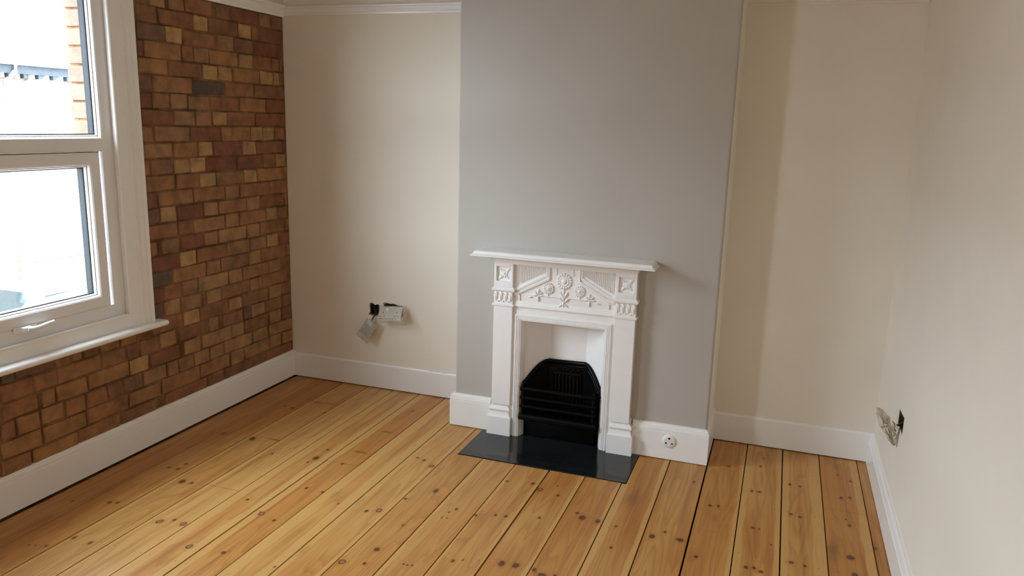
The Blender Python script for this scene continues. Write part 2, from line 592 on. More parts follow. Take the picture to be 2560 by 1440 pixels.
def board_mat(i, xa, xb):
    rnd = random.Random(100 + i)
    brown, ls, rs = LOOK[i]
    t = NT('pine_board_%02d' % i)
    off = (rnd.uniform(-5, 5), rnd.uniform(-5, 5), rnd.uniform(-5, 5))
    tc = t.n('ShaderNodeTexCoord')
    sx = t.n('ShaderNodeSeparateXYZ')
    t.l(tc.outputs['Object'], sx.inputs[0])
    X, Y = sx.outputs[0], sx.outputs[1]
    wob = t.noise(t.coord((1, 1, 1), off), 3.0, 2)
    wx = t.math('ADD', X, t.math('MULTIPLY', t.math('SUBTRACT', wob, 0.5), 0.035))
    # growth rings: sliced cone pattern, stretched along the board
    g = t.noise(t.coord((5.5, 0.42, 1), off), 1.6, 2, 0.45, 0.25)
    ring = t.math('FRACT', t.math('MULTIPLY', g, 15.0))
    line = t.math('MULTIPLY', t.smooth(ring, 0.35, 0.92), t.smooth(ring, 1.0, 0.93))
    fine = t.noise(t.coord((160, 3.5, 1), off), 1.0, 4, 0.6)
    mid = t.noise(t.coord((26, 1.1, 1), off), 1.0, 3, 0.55)
    low = t.noise(t.coord((2.2, 0.9, 1), off), 1.6, 3, 0.6)
    pale = (0.585, 0.338, 0.112, 1)
    honey = (0.480, 0.208, 0.050, 1)
    rust = (0.335, 0.115, 0.026, 1)
    f = t.math('ADD', t.math('MULTIPLY', t.smooth(low, 0.3, 0.7), 0.55), brown * 0.62)
    c = t.mix(t.math('MINIMUM', f, 1.0), pale, honey)
    c = t.mix(t.math('MULTIPLY', t.smooth(mid, 0.45, 0.75), 0.62), c, rust)
    c = t.mix(t.math('MULTIPLY', line, 0.32), c, (0.27, 0.105, 0.025, 1))
    w = xb - xa
    if ls:
        c = t.mix(t.math('MULTIPLY', t.smooth(wx, xa + w * ls + .004, xa + w * ls - .004), 0.8), c, pale)
    if rs:
        c = t.mix(t.math('MULTIPLY', t.smooth(wx, xb - w * rs - .004, xb - w * rs + .004), 0.8), c, pale)
    c = t.mix(t.math('MULTIPLY', t.smooth(fine, 0.52, 0.75), 0.16), c, (0.24, 0.11, 0.035, 1))
    wn = t.math('MULTIPLY', t.math('SUBTRACT', t.noise(t.coord((1, 1, 1), off), 45, 3), 0.5), 0.7)
    for (kx, ky, kc) in KN:
        if not (xa - .004 <= kx <= xb + .004):
            continue
        rx, ry = KS[kc]
        if kc in 'smb':
            rx *= rnd.uniform(.8, 1.25)
            ry *= rnd.uniform(.8, 1.25)
        dx = t.math('MULTIPLY', t.math('SUBTRACT', X, kx), 1 / rx)
        dy = t.math('MULTIPLY', t.math('SUBTRACT', Y, ky), 1 / ry)
        d = t.math('ADD', t.math('SQRT', t.math('ADD', t.math('MULTIPLY', dx, dx), t.math('MULTIPLY', dy, dy))), wn)
        if kc in 'gG':
            c = t.mix(t.smooth(d, 1.2, 0.0, 0, 0.45 if kc == 'G' else 0.3), c, (0.10, 0.055, 0.035, 1))
            continue
        c = t.mix(t.smooth(d, 2.6, 0.9, 0, 0.22), c, (0.32, 0.11, 0.022, 1))
        if kc == 'r':
            c = t.mix(t.smooth(d, 1.1, 0.8, 0, 0.85), c, (0.085, 0.032, 0.016, 1))
            c = t.mix(t.smooth(d, 0.75, 0.45, 0, 0.8), c, (0.36, 0.18, 0.07, 1))
        else:
            c = t.mix(t.smooth(d, 1.15, 0.55, 0, 0.88 if kc != 'k' else 0.5), c, (0.098, 0.034, 0.012, 1))
    # nail heads: two rows across every joist
    ny = t.math('ABSOLUTE', t.math('SUBTRACT', t.math('FRACT', t.math('MULTIPLY', t.math('ADD', Y, 0.06), 1 / 0.415)), 0.5))
    ny = t.math('MULTIPLY', ny, 0.415)
    for xx in (xa + w * 0.13 + rnd.uniform(-.01, .01), xb - w * 0.13 + rnd.uniform(-.01, .01)):
        ndx = t.math('SUBTRACT', X, xx)
        nd = t.math('SQRT', t.math('ADD', t.math('MULTIPLY', ndx, ndx), t.math('MULTIPLY', ny, ny)))
        c = t.mix(t.smooth(nd, 0.0034, 0.0018, 0, 0.6), c, (0.03, 0.015, 0.01, 1))
    t.base(c, t.math('MULTIPLY_ADD', fine, 0.12, 0.30), 0.24)
    t.bump(t.math('ADD', t.math('MULTIPLY', fine, 0.5), mid), 0.12, 0.002)
    return t.m


def board(poly, mat):
    """floorboard from its plan outline, with a tiny arris round the top"""
    n = len(poly)
    cx = sum(p[0] for p in poly) / n
    xs = [p[0] for p in poly]
    ys = [p[1] for p in poly]
    # inset each vertex along the corner bisector
    ins = []
    for i in range(n):
        p0, p1, p2 = Vector(poly[i - 1]), Vector(poly[i]), Vector(poly[(i + 1) % n])
        a = (p1 - p0).normalized()
        b = (p2 - p1).normalized()
        nrm = Vector((-a.y, a.x)) + Vector((-b.y, b.x))
        ins.append(p1 + nrm * 0.0006)
    mb = MB()
    dz = random.uniform(-0.0008, 0.0008)
    mb.rings([[(x, y, -0.02) for x, y in poly], [(x, y, -0.0008 + dz) for x, y in poly], [(p.x, p.y, dz) for p in ins]])
    return mb.build('floorboard', mat, floor)


HX0, HX1, HY = 1.408, 2.227, -0.688
ENDJ = {3: [-1.400], 5: [-0.990], 15: [-0.971], 18: [-0.586], 7: [-3.1], 10: [-2.7], 12: [-3.4]}
for i in range(len(JX) - 1):
    xa = JX[i] + GAP.get(JX[i], 0.0040) / 2
    xb = JX[i + 1] - GAP.get(JX[i + 1], 0.0040) / 2
    mat = board_mat(i, xa, xb)
    ytop = 0.03
    if xa > B1 - 0.05 and xb < B2 + 0.01:
        ytop = -D - 0.002
    cuts = ENDJ.get(i, [])
    ends = [ytop] + [c for c in cuts] + [YB]
    for k in range(len(ends) - 1):
        a = ends[k] - (0.0012 if k else 0)
        b = ends[k + 1] + (0.0012 if k < len(ends) - 2 else 0)
        if k == 0 and xb > HX0 and xa < HX1:
            hy = HY - 0.002
            if xa >= HX0 - 0.001 and xb <= HX1 + 0.001:
                poly = [(xa, b), (xb, b), (xb, hy), (xa, hy)]
            elif xa < HX0:
                poly = [(xa, b), (xb, b), (xb, hy), (HX0 - .002, hy), (HX0 - .002, a), (xa, a)]
            else:
                poly = [(xa, b), (xb, b), (xb, a), (HX1 + .002, a), (HX1 + .002, hy), (xa, hy)]
        elif k == 0 and xa < B1 and xb > B1:
            poly = [(xa, b), (xb, b), (xb, -D - .002), (B1 - .004, -D - .002), (B1 - .004, 0.03), (xa, 0.03)]
        elif k == 0 and xa < B2 and xb > B2:
            poly = [(xa, b), (xb, b), (xb, 0.03), (B2 + .004, 0.03), (B2 + .004, -D - .002), (xa, -D - .002)]
        else:
            poly = [(xa, b), (xb, b), (xb, a), (xa, a)]
        board(poly, mat)

# ---- skirting boards


def skirt_prof(h, th, kind=0):
    """(offset from the wall, z) bottom to top, closed at the wall"""
    if kind == 0:      # two reeds below a rounded top
        return [(0, .0), (th, .0), (th, h - .032), (th - .004, h - .030), (th - .004, h - .026), (th - .001, h - .024), (th - .001, h - .016), (th - .005, h - .013),
                (th - .006, h - .006), (th - .011, h - .001), (.0, h)]
    if kind == 1:      # plain with a small step
        return [(0, 0), (th, 0), (th, h - .010), (th - .004, h - .006), (.003, h - .001), (0, h)]
    return [(0, 0), (th, 0), (th, h - .035), (th - .003, h - .034), (th - .003, h - .030), (th + .000, h - .029), (th - .004, h - .010), (th - .012, h - .002), (0, h)]


def wavy(prof, lift):
    return [(o, z + lift) for o, z in prof]


m = MB()
m.extr([(o, z + .009) for o, z in skirt_prof(.157, .021)], lambda u, v, t: (u, t, v), YB, -0.001)
struct(m.build('baseboard_left', gloss), 'white skirting board under the brick wall', 'skirting')
m = MB()
m.extr([(o, z + .006) for o, z in skirt_prof(.146, .010, 1)], lambda u, v, t: (t, -u, v), 0.002, B1)
bbk = struct(m.build('baseboard_back', gloss), 'white skirting board of the left alcove', 'skirting')
mm = MB()
rnd = random.Random(4)
for k in range(9):
    x = .93 + k * .012 + rnd.uniform(-.004, .004)
    mm.blob((x, -.004 - rnd.random() * .004, .1515 + rnd.random() * .006), (.009, .003, .002 + rnd.random() * .002), rnd.uniform(-.1, .1), 8, 5)
mm.build('caulk_ridge', gloss, bbk, True)
m = MB()
m.extr([(o, z + .006) for o, z in skirt_prof(.146, .010, 1)], lambda u, v, t: (t, -u, v), B2, W)
struct(m.build('baseboard_alcove', gloss), 'white skirting board of the right alcove', 'skirting')
m = MB()
m.extr([(o, z + .004) for o, z in [(0, 0), (.02, 0), (.02, .105), (.017, .107), (.017, .111), (.012, .128), (.006, .138), (.004, .148), (0, .150)]], lambda u, v, t: (W - u, t, v), YB, -0.001)
struct(m.build('baseboard_right', gloss), 'white skirting board along the right wall', 'skirting')
# chimney breast skirting: left piece and right piece, each with its mitred return
for nm, x0, x1, left in (('baseboard_breast', B1, 1.445, True), ('baseboard_hearth', 2.185, B2 - 0.014, False)):
    m = MB()
    pr = [(o, z + .004) for o, z in skirt_prof(.172, .021, 2)]
    rings = []
    for o, z in pr:
        if left:
            rings.append([(x0 - o, -.001, z), (x0 - o, -D - o, z), (x1, -D - o, z), (x1, -D, z), (x0, -D, z), (x0, -.001, z)])
        else:
            rings.append([(x1 + .004 + o, -.001, z), (x1 + .004 + o, -D - o, z), (x0, -D - o, z), (x0, -D, z), (x1 + .004, -D, z), (x1 + .004, -.001, z)])
    R = [[m.bm.verts.new(p) for p in r] for r in rings]
    for a, b in zip(R, R[1:]):
        for i in range(3):
            m.bm.faces.new((a[i], a[i + 1], b[i + 1], b[i]))
    m.bm.faces.new([r[0] for r in R])
    m.bm.faces.new([r[3] for r in R])
    struct(m.build(nm, gloss), 'white skirting on the chimney breast left of the fireplace' if left else 'white skirting on the chimney breast with the round socket', 'skirting')

# ---- picture rails
RP = [(0, 0), (.012, 0), (.014, .012), (.010, .016), (.010, .022), (.018, .030), (.022, .045), (.034, .052), (.036, .060), (.030, .068), (.016, .072), (0, .074)]
rails = [('trim_1', lambda u, v, t: (u, t, ZR + v), -1.108, -0.001, 'white picture rail above the brick wall'),
         ('trim_5', lambda u, v, t: (u, t, ZR + v), -3.808, -2.377, 'white picture rail between the two windows'),
         ('trim_2', lambda u, v, t: (t, -u, ZR + .008 + v), 0.001, B1, 'cream picture rail across the left alcove'),
         ('trim_3', lambda u, v, t: (t, -u, ZR + .008 + v), B2, W, 'cream picture rail across the right alcove'),
         ('trim_4', lambda u, v, t: (W - u, t, ZR + .008 + v), YB, -0.001, 'cream picture rail along the right wall')]
for nm, fn, a, b, lb in rails:
    m = MB()
    m.extr(RP if nm in ('trim_1', 'trim_5') else [(o * .6, z * .75) for o, z in RP], fn, a, b)
    struct(m.build(nm, gloss if nm != 'trim_3' and nm != 'trim_4' else cream, None, True, 40), lb, 'picture rail')

# ---- window
win = bpy.data.objects.new('window_1', None)
COL.objects.link(win)
struct(win, 'white window with a fixed upper pane and a top-hung lower sash', 'window')
XF = -0.010                                  # face of the outer frame
fy0, fy1, fz0, fz1 = WY0, WY1, WZ0 + .004, WZ1


def rect_frame(mb, prof, y0, y1, z0, z1):
    """mitred rectangular frame: prof (inset, x)"""
    R = []
    for o, x in prof:
        R.append([mb.bm.verts.new(p) for p in ((x, y0 + o, z0 + o), (x, y1 - o, z0 + o), (x, y1 - o, z1 - o), (x, y0 + o, z1 - o))])
    n = len(R)
    for k in range(n):
        a, b = R[k], R[(k + 1) % n]
        for i in range(4):
            j = (i + 1) % 4
            mb.bm.faces.new((a[i], a[j], b[j], b[i]))


# lining bead, outer frame, mullion
m = MB()
rect_frame(m, [(-.002, -.075), (-.002, XF), (.003, XF + .004), (.014, XF + .002), (.052, XF), (.058, XF - .003), (.061, XF - .012), (.061, -.070), (-.002, -.075)][:-1], fy0, fy1, fz0, fz1)
m.build('outer_frame', upvc, win)
m = MB()
rect_frame(m, [(-.012, -.012), (-.012, .020), (-.004, .021), (.001, .012), (.002, -.012)], WY0, WY1, WZ0 + .004, WZ1)
m.build('lining_bead', gloss, win)
ZM0, ZM1 = 1.403, 1.466
m = MB()
pr = [(-.070, ZM0), (XF - .004, ZM0), (XF, ZM0 + .004), (XF, ZM1 - .008), (XF - .008, ZM1 - .001), (XF - .012, ZM1), (-.070, ZM1)]
m.extr(pr, lambda u, v, t: (u, t, v), fy0 + .055, fy1 - .055)
m.build('mullion', upvc, win)
# glazing bead + glass of the fixed light
gy0, gy1 = fy0 + .061, fy1 - .061
m = MB()
rect_frame(m, [(0, -.028), (.004, -.026), (.007, -.034), (.007, -.050), (0, -.050)], gy0, gy1, ZM1, fz1 - .061)
m.build('glazing_bead', upvc, win)
m = MB()
rect_frame(m, [(.002, -.036), (.011, -.037), (.011, -.068), (.002, -.068)], gy0, gy1, ZM1, fz1 - .061)
m.build('spacer', gasket, win)
m = MB()
m.box(-.044, -.040, gy0, gy1, ZM1, fz1 - .061)
m.build('pane', glass, win)
# opening sash
sy0, sy1, sz0, sz1 = fy0 + .078, -1.324, .728, 1.3995
sash = MB()
rect_frame(sash, [(0, -.055), (0, XF - .002), (.004, XF + .002), (.046, XF + .002), (.052, XF - .002), (.055, XF - .012), (.055, -.055)], sy0, sy1, sz0, sz1)
sash = sash.build('sash', upvc, win)
m = MB()
rect_frame(m, [(.0, -.02), (.0, XF - .006), (.005, XF - .006), (.005, -.02)], sy0 - .005, sy1 + .005, sz0 - .005, sz1 + .003)
m.build('weather_seal', gasket, sash)
m = MB()
rect_frame(m, [(.055, -.026), (.059, -.024), (.062, -.032), (.062, -.050), (.055, -.050)], sy0, sy1, sz0, sz1)
m.build('glazing_bead', upvc, sash)
m = MB()
rect_frame(m, [(.057, -.036), (.066, -.037), (.066, -.068), (.057, -.068)], sy0, sy1, sz0, sz1)
m.build('spacer', gasket, sash)
m = MB()
m.box(-.044, -.040, sy0 + .055, sy1 - .055, sz0 + .055, sz1 - .055)
m.build('pane', glass, sash)
# handle
hy, hz, hx = -1.755, .722, XF + .002
m = MB()
m.box(hx, hx + .010, hy - .045, hy + .055, hz - .010, hz + .012, .004)
han = m.build('handle', upvc, sash, True, 40)
m = MB()
m.rings([[(hx + .008, hy + a, hz + b) for a, b in ((-.020, -.010), (.02, -.012), (.02, .012), (-.020, .012))],
         [(hx + .030, hy + a, hz + b) for a, b in ((-.014, -.008), (.02, -.010), (.02, .010), (-.014, .010))]])
m.build('handle_hub', upvc, han, True, 40, .003)
m = MB()
path = [(hx + .026, hy - .005, hz), (hx + .029, hy + .02, hz - .002), (hx + .026, hy + .05, hz - .001), (hx + .024, hy + .085, hz + .003), (hx + .024, hy + .118, hz + .006)]
m.tube(path, [.011, .0105, .009, .0085, .008], 10)
m.build('handle_lever', upvc, han, True, 60)
m = MB()
m.lathe_y((hx + .031, hy + .012, hz), [(.0, 0), (.0045, 0), (.0045, .008), (0, .008)], 12)
m.build('lock_barrel', galv, han)
# architrave: three mitred sides with a moulded outer edge, and the flat board below
m = MB()
AP = [(0, 0), (0, .018), (.004, .021), (.060, .021), (.064, .024), (.072, .026), (.078, .022), (.082, .022), (.086, .028), (.098, .032), (.104, .029), (.108, .029), (.112, .034), (.132, .034), (.138, .028), (.138, 0)]
ya, yb, zt, zb = WY0 - .004, WY1 - .006, WZ1 + .004, .609
R = []
for o, x in AP:
    R.append([m.bm.verts.new(p) for p in ((x, ya - o, zb), (x, ya - o, zt + o), (x, yb + o, zt + o), (x, yb + o, zb))])
for a, b in zip(R, R[1:] + R[:1]):
    for i in range(3):
        m.bm.faces.new((a[i], a[i + 1], b[i + 1], b[i]))
m.bm.faces.new([r[0] for r in R])
m.bm.faces.new([r[3] for r in R])
m.build('architrave', gloss, win, True, 30)
m = MB()
m.box(0, .0205, ya - .05, yb + .05, zb, .674, .002)
m.build('apron', gloss, win)
m = MB()
sp = [(-.0, .583), (.052, .583)] + [(.056 + .0135 * math.sin(a), .5965 - .0135 * math.cos(a)) for a in [math.pi * k / 8 for k in range(9)]] + [(0, .610)]
m.extr(sp, lambda u, v, t: (u, t, v), WY0 - .165, -1.068)
m.build('sill', gloss, win, True, 40, .006)



def copy_tree(o, parent=None):
    c = o.copy()
    COL.objects.link(c)
    c.parent = parent
    for ch in list(o.children):
        copy_tree(ch, c)
    return c


win2 = copy_tree(win)
win2.name = 'window_2'
win2.location = (0, -WS, 0)
win2['label'] = 'second white window nearer the camera in the brick wall'

# outer brick reveal: a column of street bricks on the near jamb
m = MB()
m.box(XO - .006, -.0905, WY1 - .041, .1, -3.4, H)
m.box(XO, -.0905, YB - .2, WY0 + .03 - WS, -3.4, H)
m.box(XO, -.0905, WY1 - .03 - WS, WY0 + .03, -3.4, H)
for k in (0, WS):
    m.box(XO, -.0905, WY0 + .03 - k, WY1 - .03 - k, OZ1, H)
    m.box(XO, -.0905, WY0 + .03 - k, WY1 - .03 - k, -3.4, OZ0)
jam = struct(m.build('wall_outer', mortar), 'orange street-side brick reveal outside the window glass', 'wall')
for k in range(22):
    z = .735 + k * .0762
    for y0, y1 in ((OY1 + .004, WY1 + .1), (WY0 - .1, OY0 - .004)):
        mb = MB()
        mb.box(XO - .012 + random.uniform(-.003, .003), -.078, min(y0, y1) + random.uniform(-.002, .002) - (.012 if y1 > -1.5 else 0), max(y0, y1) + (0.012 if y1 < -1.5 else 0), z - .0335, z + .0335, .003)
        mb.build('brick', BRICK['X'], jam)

# ================================================================== FIREPLACE
XC = 1.818
fp = thing('fireplace', 'white painted cast-iron fireplace surround with sunflower relief', 'fireplace')
YW = -D                                    # wall face
# body plate behind everything: two legs and the head, cut round the opening
m = MB()
ol = [(-.352, .004), (-.242, .004), (-.242, .640), (.242, .640), (.242, .004), (.352, .004), (.352, .93), (-.352, .93)]
m.extr([(XC + a, b) for a, b in ol], lambda u, v, t: (u, t, v), -.374, YW + .0005)
m.build('back_plate', white_iron, fp)
for sgn in (-1, 1):
    a, b = sorted((XC + sgn * .355, XC + sgn * .256))
    m = MB()
    m.box(a, b, -.390, -.373, .165, .690, .0025)
    m.build('pilaster', white_iron, fp)
    # plinth with stepped base mouldings
    m = MB()
    a2, b2 = sorted((XC + sgn * .376, XC + sgn * .250))
    m.umould([(0, .004), (0, .100), (-.001, .1005), (-.008, .108), (-.012, .122), (-.012, .128), (-.006, .134), (-.006, .141), (-.014, .152), (-.018, .164), (-.016, .170), (-.016, .180), (-.022, .184)], a2, b2, -.398, -.345)
    m.build('plinth', white_iron, fp, True, 25)
    # capital: fillet, leaf band, fillet, block with a sunk flower panel
    a3, b3 = sorted((XC + sgn * .357, XC + sgn * .254))
    m = MB()
    m.umould([(-.004, .680), (.005, .684), (.005, .692), (.000, .695), (-.004, .697)], a3, b3, -.391, -.352)
    m.build('fillet', white_iron, fp, True, 25)
    m = MB()
    m.box(a3 + .003, b3 - .003, -.389, -.372, .695, .760)
    band = m.build('leaf_band', white_iron, fp)
    for k in range(4):
        cx = a3 + (b3 - a3) * (k + .5) / 4
        lf = MB()
        lf.blob((cx, -.390, .733), (.028, .005, .0122), math.pi / 2, 8, 6, .55)
        lf.blob((cx - .005, -.3915, .740), (.013, .004, .004), math.pi / 2 + .35, 6, 5, .4)
        lf.blob((cx + .005, -.3915, .740), (.013, .004, .004), math.pi / 2 - .35, 6, 5, .4)
        lf.blob((cx, -.3935, .727), (.014, .003, .0025), math.pi / 2, 6, 5, .4)
        lf.build('leaf', white_iron, band, True, 60)
        if k < 3:
            bd = MB()
            bx = a3 + (b3 - a3) * (k + 1) / 4
            bd.blob((bx, -.391, .706), (.0042, .004, .0042), 0, 8, 6)
            bd.build('bead', white_iron, band, True, 60)
    m = MB()
    m.umould([(-.002, .754), (.004, .757), (.008, .763), (.008, .770), (.003, .774), (-.001, .780), (-.003, .790)], a3, b3, -.391, -.352)
    m.build('cap_moulding', white_iron, fp, True, 25)
    # block: a frame of four strips leaves the square sunk
    zc, hs = .845, .037
    xm = (a3 + b3) / 2
    m = MB()
    fr = [(0, 0), (0, 0)]
    m.box(a3 + .003, xm - hs, -.394, -.372, .782, .925, .001)
    m.box(xm + hs, b3 - .003, -.394, -.372, .782, .925, .001)
    m.box(xm - hs, xm + hs, -.394, -.372, .782, zc - hs, .001)
    m.box(xm - hs, xm + hs, -.394, -.372, zc + hs, .925, .001)
    m.box(xm - hs, xm + hs, -.383, -.372, zc - hs, zc + hs)
    blk = m.build('flower_block', white_iron, fp)
    fl = MB()
    fl.lathe_y((xm, -.383, zc), [(0, -.007), (.005, -.0065), (.008, -.004), (.0105, -.005), (.0135, -.004), (.015, 0), (0, 0)], 16)
    for q in range(4):
        an = math.pi / 4 + q * math.pi / 2
        big = q % 2 == 0
        fl.blob((xm + math.cos(an) * .026, -.384, zc + math.sin(an) * .026), (.017 if big else .013, .0045, .0085 if big else .004), an, 8, 6, .5)
    for q in range(8):
        an = q * math.pi / 4 + .3
        fl.blob((xm + math.cos(an) * .015, -.385, zc + math.sin(an) * .015), (.006, .0035, .004), an, 6, 5)
    fl.build('rosette', white_iron, blk, True, 60)

# frieze: bottom moulding, gable bars, reeded corner panels
m = MB()
m.extr([(-.372, .680), (-.380, .682), (-.383, .688), (-.381, .694), (-.378, .696), (-.376, .706), (-.374, .715), (-.372, .716)], lambda u, v, t: (t, u, v), XC - .256, XC + .256)
m.build('lintel_moulding', white_iron, fp, True, 25)
for sgn in (-1, 1):
    P = lambda u, z, y: (XC + sgn * u, y, z)
    # sunk reeded panel: backing plus reeds cut by the slope
    m = MB()
    for k in range(17):
        u = .100 + k * .0088
        zb_ = .866 - (u - .085) * .52 + .006
        m.rings([[P(u - .0026, zb_, -.373), P(u, zb_ + .001, -.3785), P(u + .0026, zb_ + .002, -.373)], [P(u - .0026, .893, -.373), P(u, .893, -.3785), P(u + .0026, .893, -.373)]])
    m.build('reeded_panel', white_iron, fp, True, 60)
    m = MB()
    for o, h0, w0 in ((0.0, .008, .009), (.019, .010, .008)):
        # bar along the slope, then straight up beside the apex
        pts = [(.252, .772 - o * 1.1), (.232, .772 - o * 1.1), (.085 - o * .55, .853 - o * .9), (.085 - o * .55, .905)]
        ring = []
        for i, (u, z) in enumerate(pts):
            a_ = pts[max(i - 1, 0)]
            b_ = pts[min(i + 1, len(pts) - 1)]
            d_ = Vector((b_[0] - a_[0], b_[1] - a_[1])).normalized()
            nx, nz = -d_.y, d_.x
            ring.append([P(u + nx * w0 * q, z + nz * w0 * q, y) for q, y in ((-1, -.373), (-.7, -.373 - h0), (.3, -.373 - h0 * .9), (1, -.373))])
        m.rings(ring)
    m.build('gable_bar', white_iron, fp, False)
m = MB()
m.box(XC - .252, XC + .252, -.380, -.372, .893, .93, .002)
m.build('frieze_top', white_iron, fp)
for sgn in (-1, 1):
    m = MB()
    a, b = sorted((XC + sgn * .038, XC + sgn * .045))
    m.box(a, b, -.3775, -.3725, .858, .8925, .001)
    m.build('apex_bar', white_iron, fp)


def sunflower(cx, cz, r):
    f = MB()
    y = -.374
    f.lathe_y((cx, y, cz), [(0, -.012), (r * .18, -.0115), (r * .30, -.009), (r * .34, -.006), (r * .44, -.0055), (r * .50, -.008), (r * .56, -.0075), (r * .60, -.004), (r * .86, -.003), (r * .9, 0), (0, 0)], 22)
    n = 16
    for k in range(n):
        an = 2 * math.pi * k / n
        f.blob((cx + math.cos(an) * r * .80, y - .003, cz + math.sin(an) * r * .80), (r * .24, .0045, r * .15), an, 7, 5, .25)
    return f.build('sunflower', white_iron, fp, True, 60)


sunflower(XC, .832, .040)
sunflower(XC - .078, .790, .0285)
sunflower(XC + .078, .790, .0285)
m = MB()
ys = -.3755
m.tube([(XC, ys, .795), (XC - .002, ys, .770), (XC + .001, ys, .745), (XC, ys, .722)], .0045, 8)
for sgn in (-1, 1):
    m.tube([(XC + sgn * .012, ys, .747), (XC + sgn * .04, ys, .752), (XC + sgn * .078, ys, .748), (XC + sgn * .11, ys, .752), (XC + sgn * .13, ys, .748)], .0035, 8)
    m.tube([(XC + sgn * .078, ys, .764), (XC + sgn * .08, ys, .757), (XC + sgn * .078, ys, .748)], .0035, 8)
m.build('stem', white_iron, fp, True, 60)


def leafs(lst, name='leaf_spray'):
    f = MB()
    for (u, z, ln, w_, an) in lst:
        f.blob((XC + u, -.3755, z), (ln, .0055, w_), math.radians(an), 8, 6, .6)
        f.blob((XC + u, -.3805, z), (ln * .75, .0025, w_ * .16), math.radians(an), 6, 4, .4)
    f.build(name, white_iron, fp, True, 60)


leafs([(-.010, .765, .021, .008, 120), (.011, .765, .021, .008, 60), (-.014, .742, .017, .007, 135), (.016, .740, .018, .008, 45), (0, .752, .022, .0065, 90)])
leafs([(0, .716, .013, .006, 90), (-.012, .714, .012, .005, 35), (.012, .714, .012, .005, 145), (-.020, .707, .007, .004, 20), (.020, .707, .007, .004, 160)])
for sgn in (-1, 1):
    leafs([(sgn * .128, .768, .018, .008, 90), (sgn * .128, .734, .016, .007, 90), (sgn * .144, .751, .016, .006, 0), (sgn * .113, .751, .012, .006, 0), (sgn * .140, .763, .012, .005, 45 * sgn),
           (sgn * .116, .763, .010, .005, 135 * sgn if sgn > 0 else 45), (sgn * .170, .739, .014, .005, -10 * sgn)])
for sgn in (-1, 1):
    m = MB()
    a, b = sorted((XC + sgn * .222, XC + sgn * .250))
    m.box(a, b, -.379, -.372, .742, .746, .001)
    a, b = sorted((XC + sgn * .222, XC + sgn * .226))
    m.box(a, b, -.379, -.372, .716, .746, .001)
    m.build('corner_bead', white_iron, fp)

# cove under the shelf and the shelf
m = MB()
m.umould([(0, .898), (.001, .906), (.004, .914), (.010, .921), (.020, .927), (.034, .931), (.036, .938)], XC - .354, XC + .354, -.394, YW + .0005)
m.build('cove', white_iron, fp, True, 25)
m = MB()
m.umould([(-.030, .9365), (-.003, .9365), (.0, .938), (.0, .942), (-.004, .944), (-.010, .948), (-.013, .954), (-.017, .960), (-.024, .9625), (-.040, .963)], 1.3665, 2.262, -.478, YW + .0005)
m.build('mantel_shelf', white_iron, fp, True, 25)

# reeded picture-frame moulding round the opening
m = MB()
xo, x1_, zt = XC - .243, XC + .243, .646
FP = [(0, -.370), (.0, -.381), (.003, -.384), (.007, -.384), (.009, -.380), (.011, -.380), (.013, -.383), (.0155, -.383), (.017, -.3795), (.019, -.3795), (.021, -.382), (.0235, -.382), (.025, -.378), (.027, -.378), (.030, -.3785), (.0335, -.372), (.0385, -.362), (.0420, -.352), (.044, -.344), (.044, -.335), (.0, -.335)]
R = []
for o, y in FP:
    R.append([m.bm.verts.new(p) for p in ((xo + o, y, .004), (xo + o, y, zt - o), (x1_ - o, y, zt - o), (x1_ - o, y, .004))])
for a, b in zip(R, R[1:] + R[:1]):
    for i in range(3):
        m.bm.faces.new((a[i], a[i + 1], b[i + 1], b[i]))
m.bm.faces.new([r[0] for r in R])
m.bm.faces.new([r[3] for r in R])
m.build('frame_moulding', white_iron, fp, True, 20)

# splayed white cheeks and back above the grate
oxl, oxr, oz = xo + .044, x1_ - .044, zt - .044
bxl, bxr, ybk = 1.724, 1.912, -.245
m = MB()
TH = .008
fr_ = [(oxl - .001, -.338), (bxl, ybk), (bxr, ybk), (oxr + .001, -.338)]
bk_ = [(oxl - .004, -.336), (bxl - .004, ybk + TH), (bxr + .004, ybk + TH), (oxr + .004, -.336)]
lo = [m.bm.verts.new((x, y, .004)) for x, y in fr_]
hi = [m.bm.verts.new((x, y, oz + .002)) for x, y in fr_]
for i in range(3):
    m.bm.faces.new((lo[i], lo[i + 1], hi[i + 1], hi[i]))
m.bm.faces.new(hi)
m.build('cheeks', white_iron, fp)

# ================================================================== GRATE
gr = thing('fire_grate', 'glossy black iron fire grate with arched back and front bars', 'grate')


def top_curve(n=9):
    pts = []
    for k in range(n):      # left cheek, rising to the back
        t = k / (n - 1)
        x = oxl + .004 + (bxl - oxl - .004) * t
        y = -.334 + (ybk - .003 + .334) * t
        pts.append((x, y, .285 + .105 * math.sin(t * math.pi / 2)))
    for k in range(n):
        t = k / (n - 1)
        x = bxr + (oxr - .004 - bxr) * t
        y = ybk - .003 + (-.334 - ybk + .003) * t
        pts.append((x, y, .395 - .100 * (1 - math.cos(t * math.pi / 2))))
    return pts


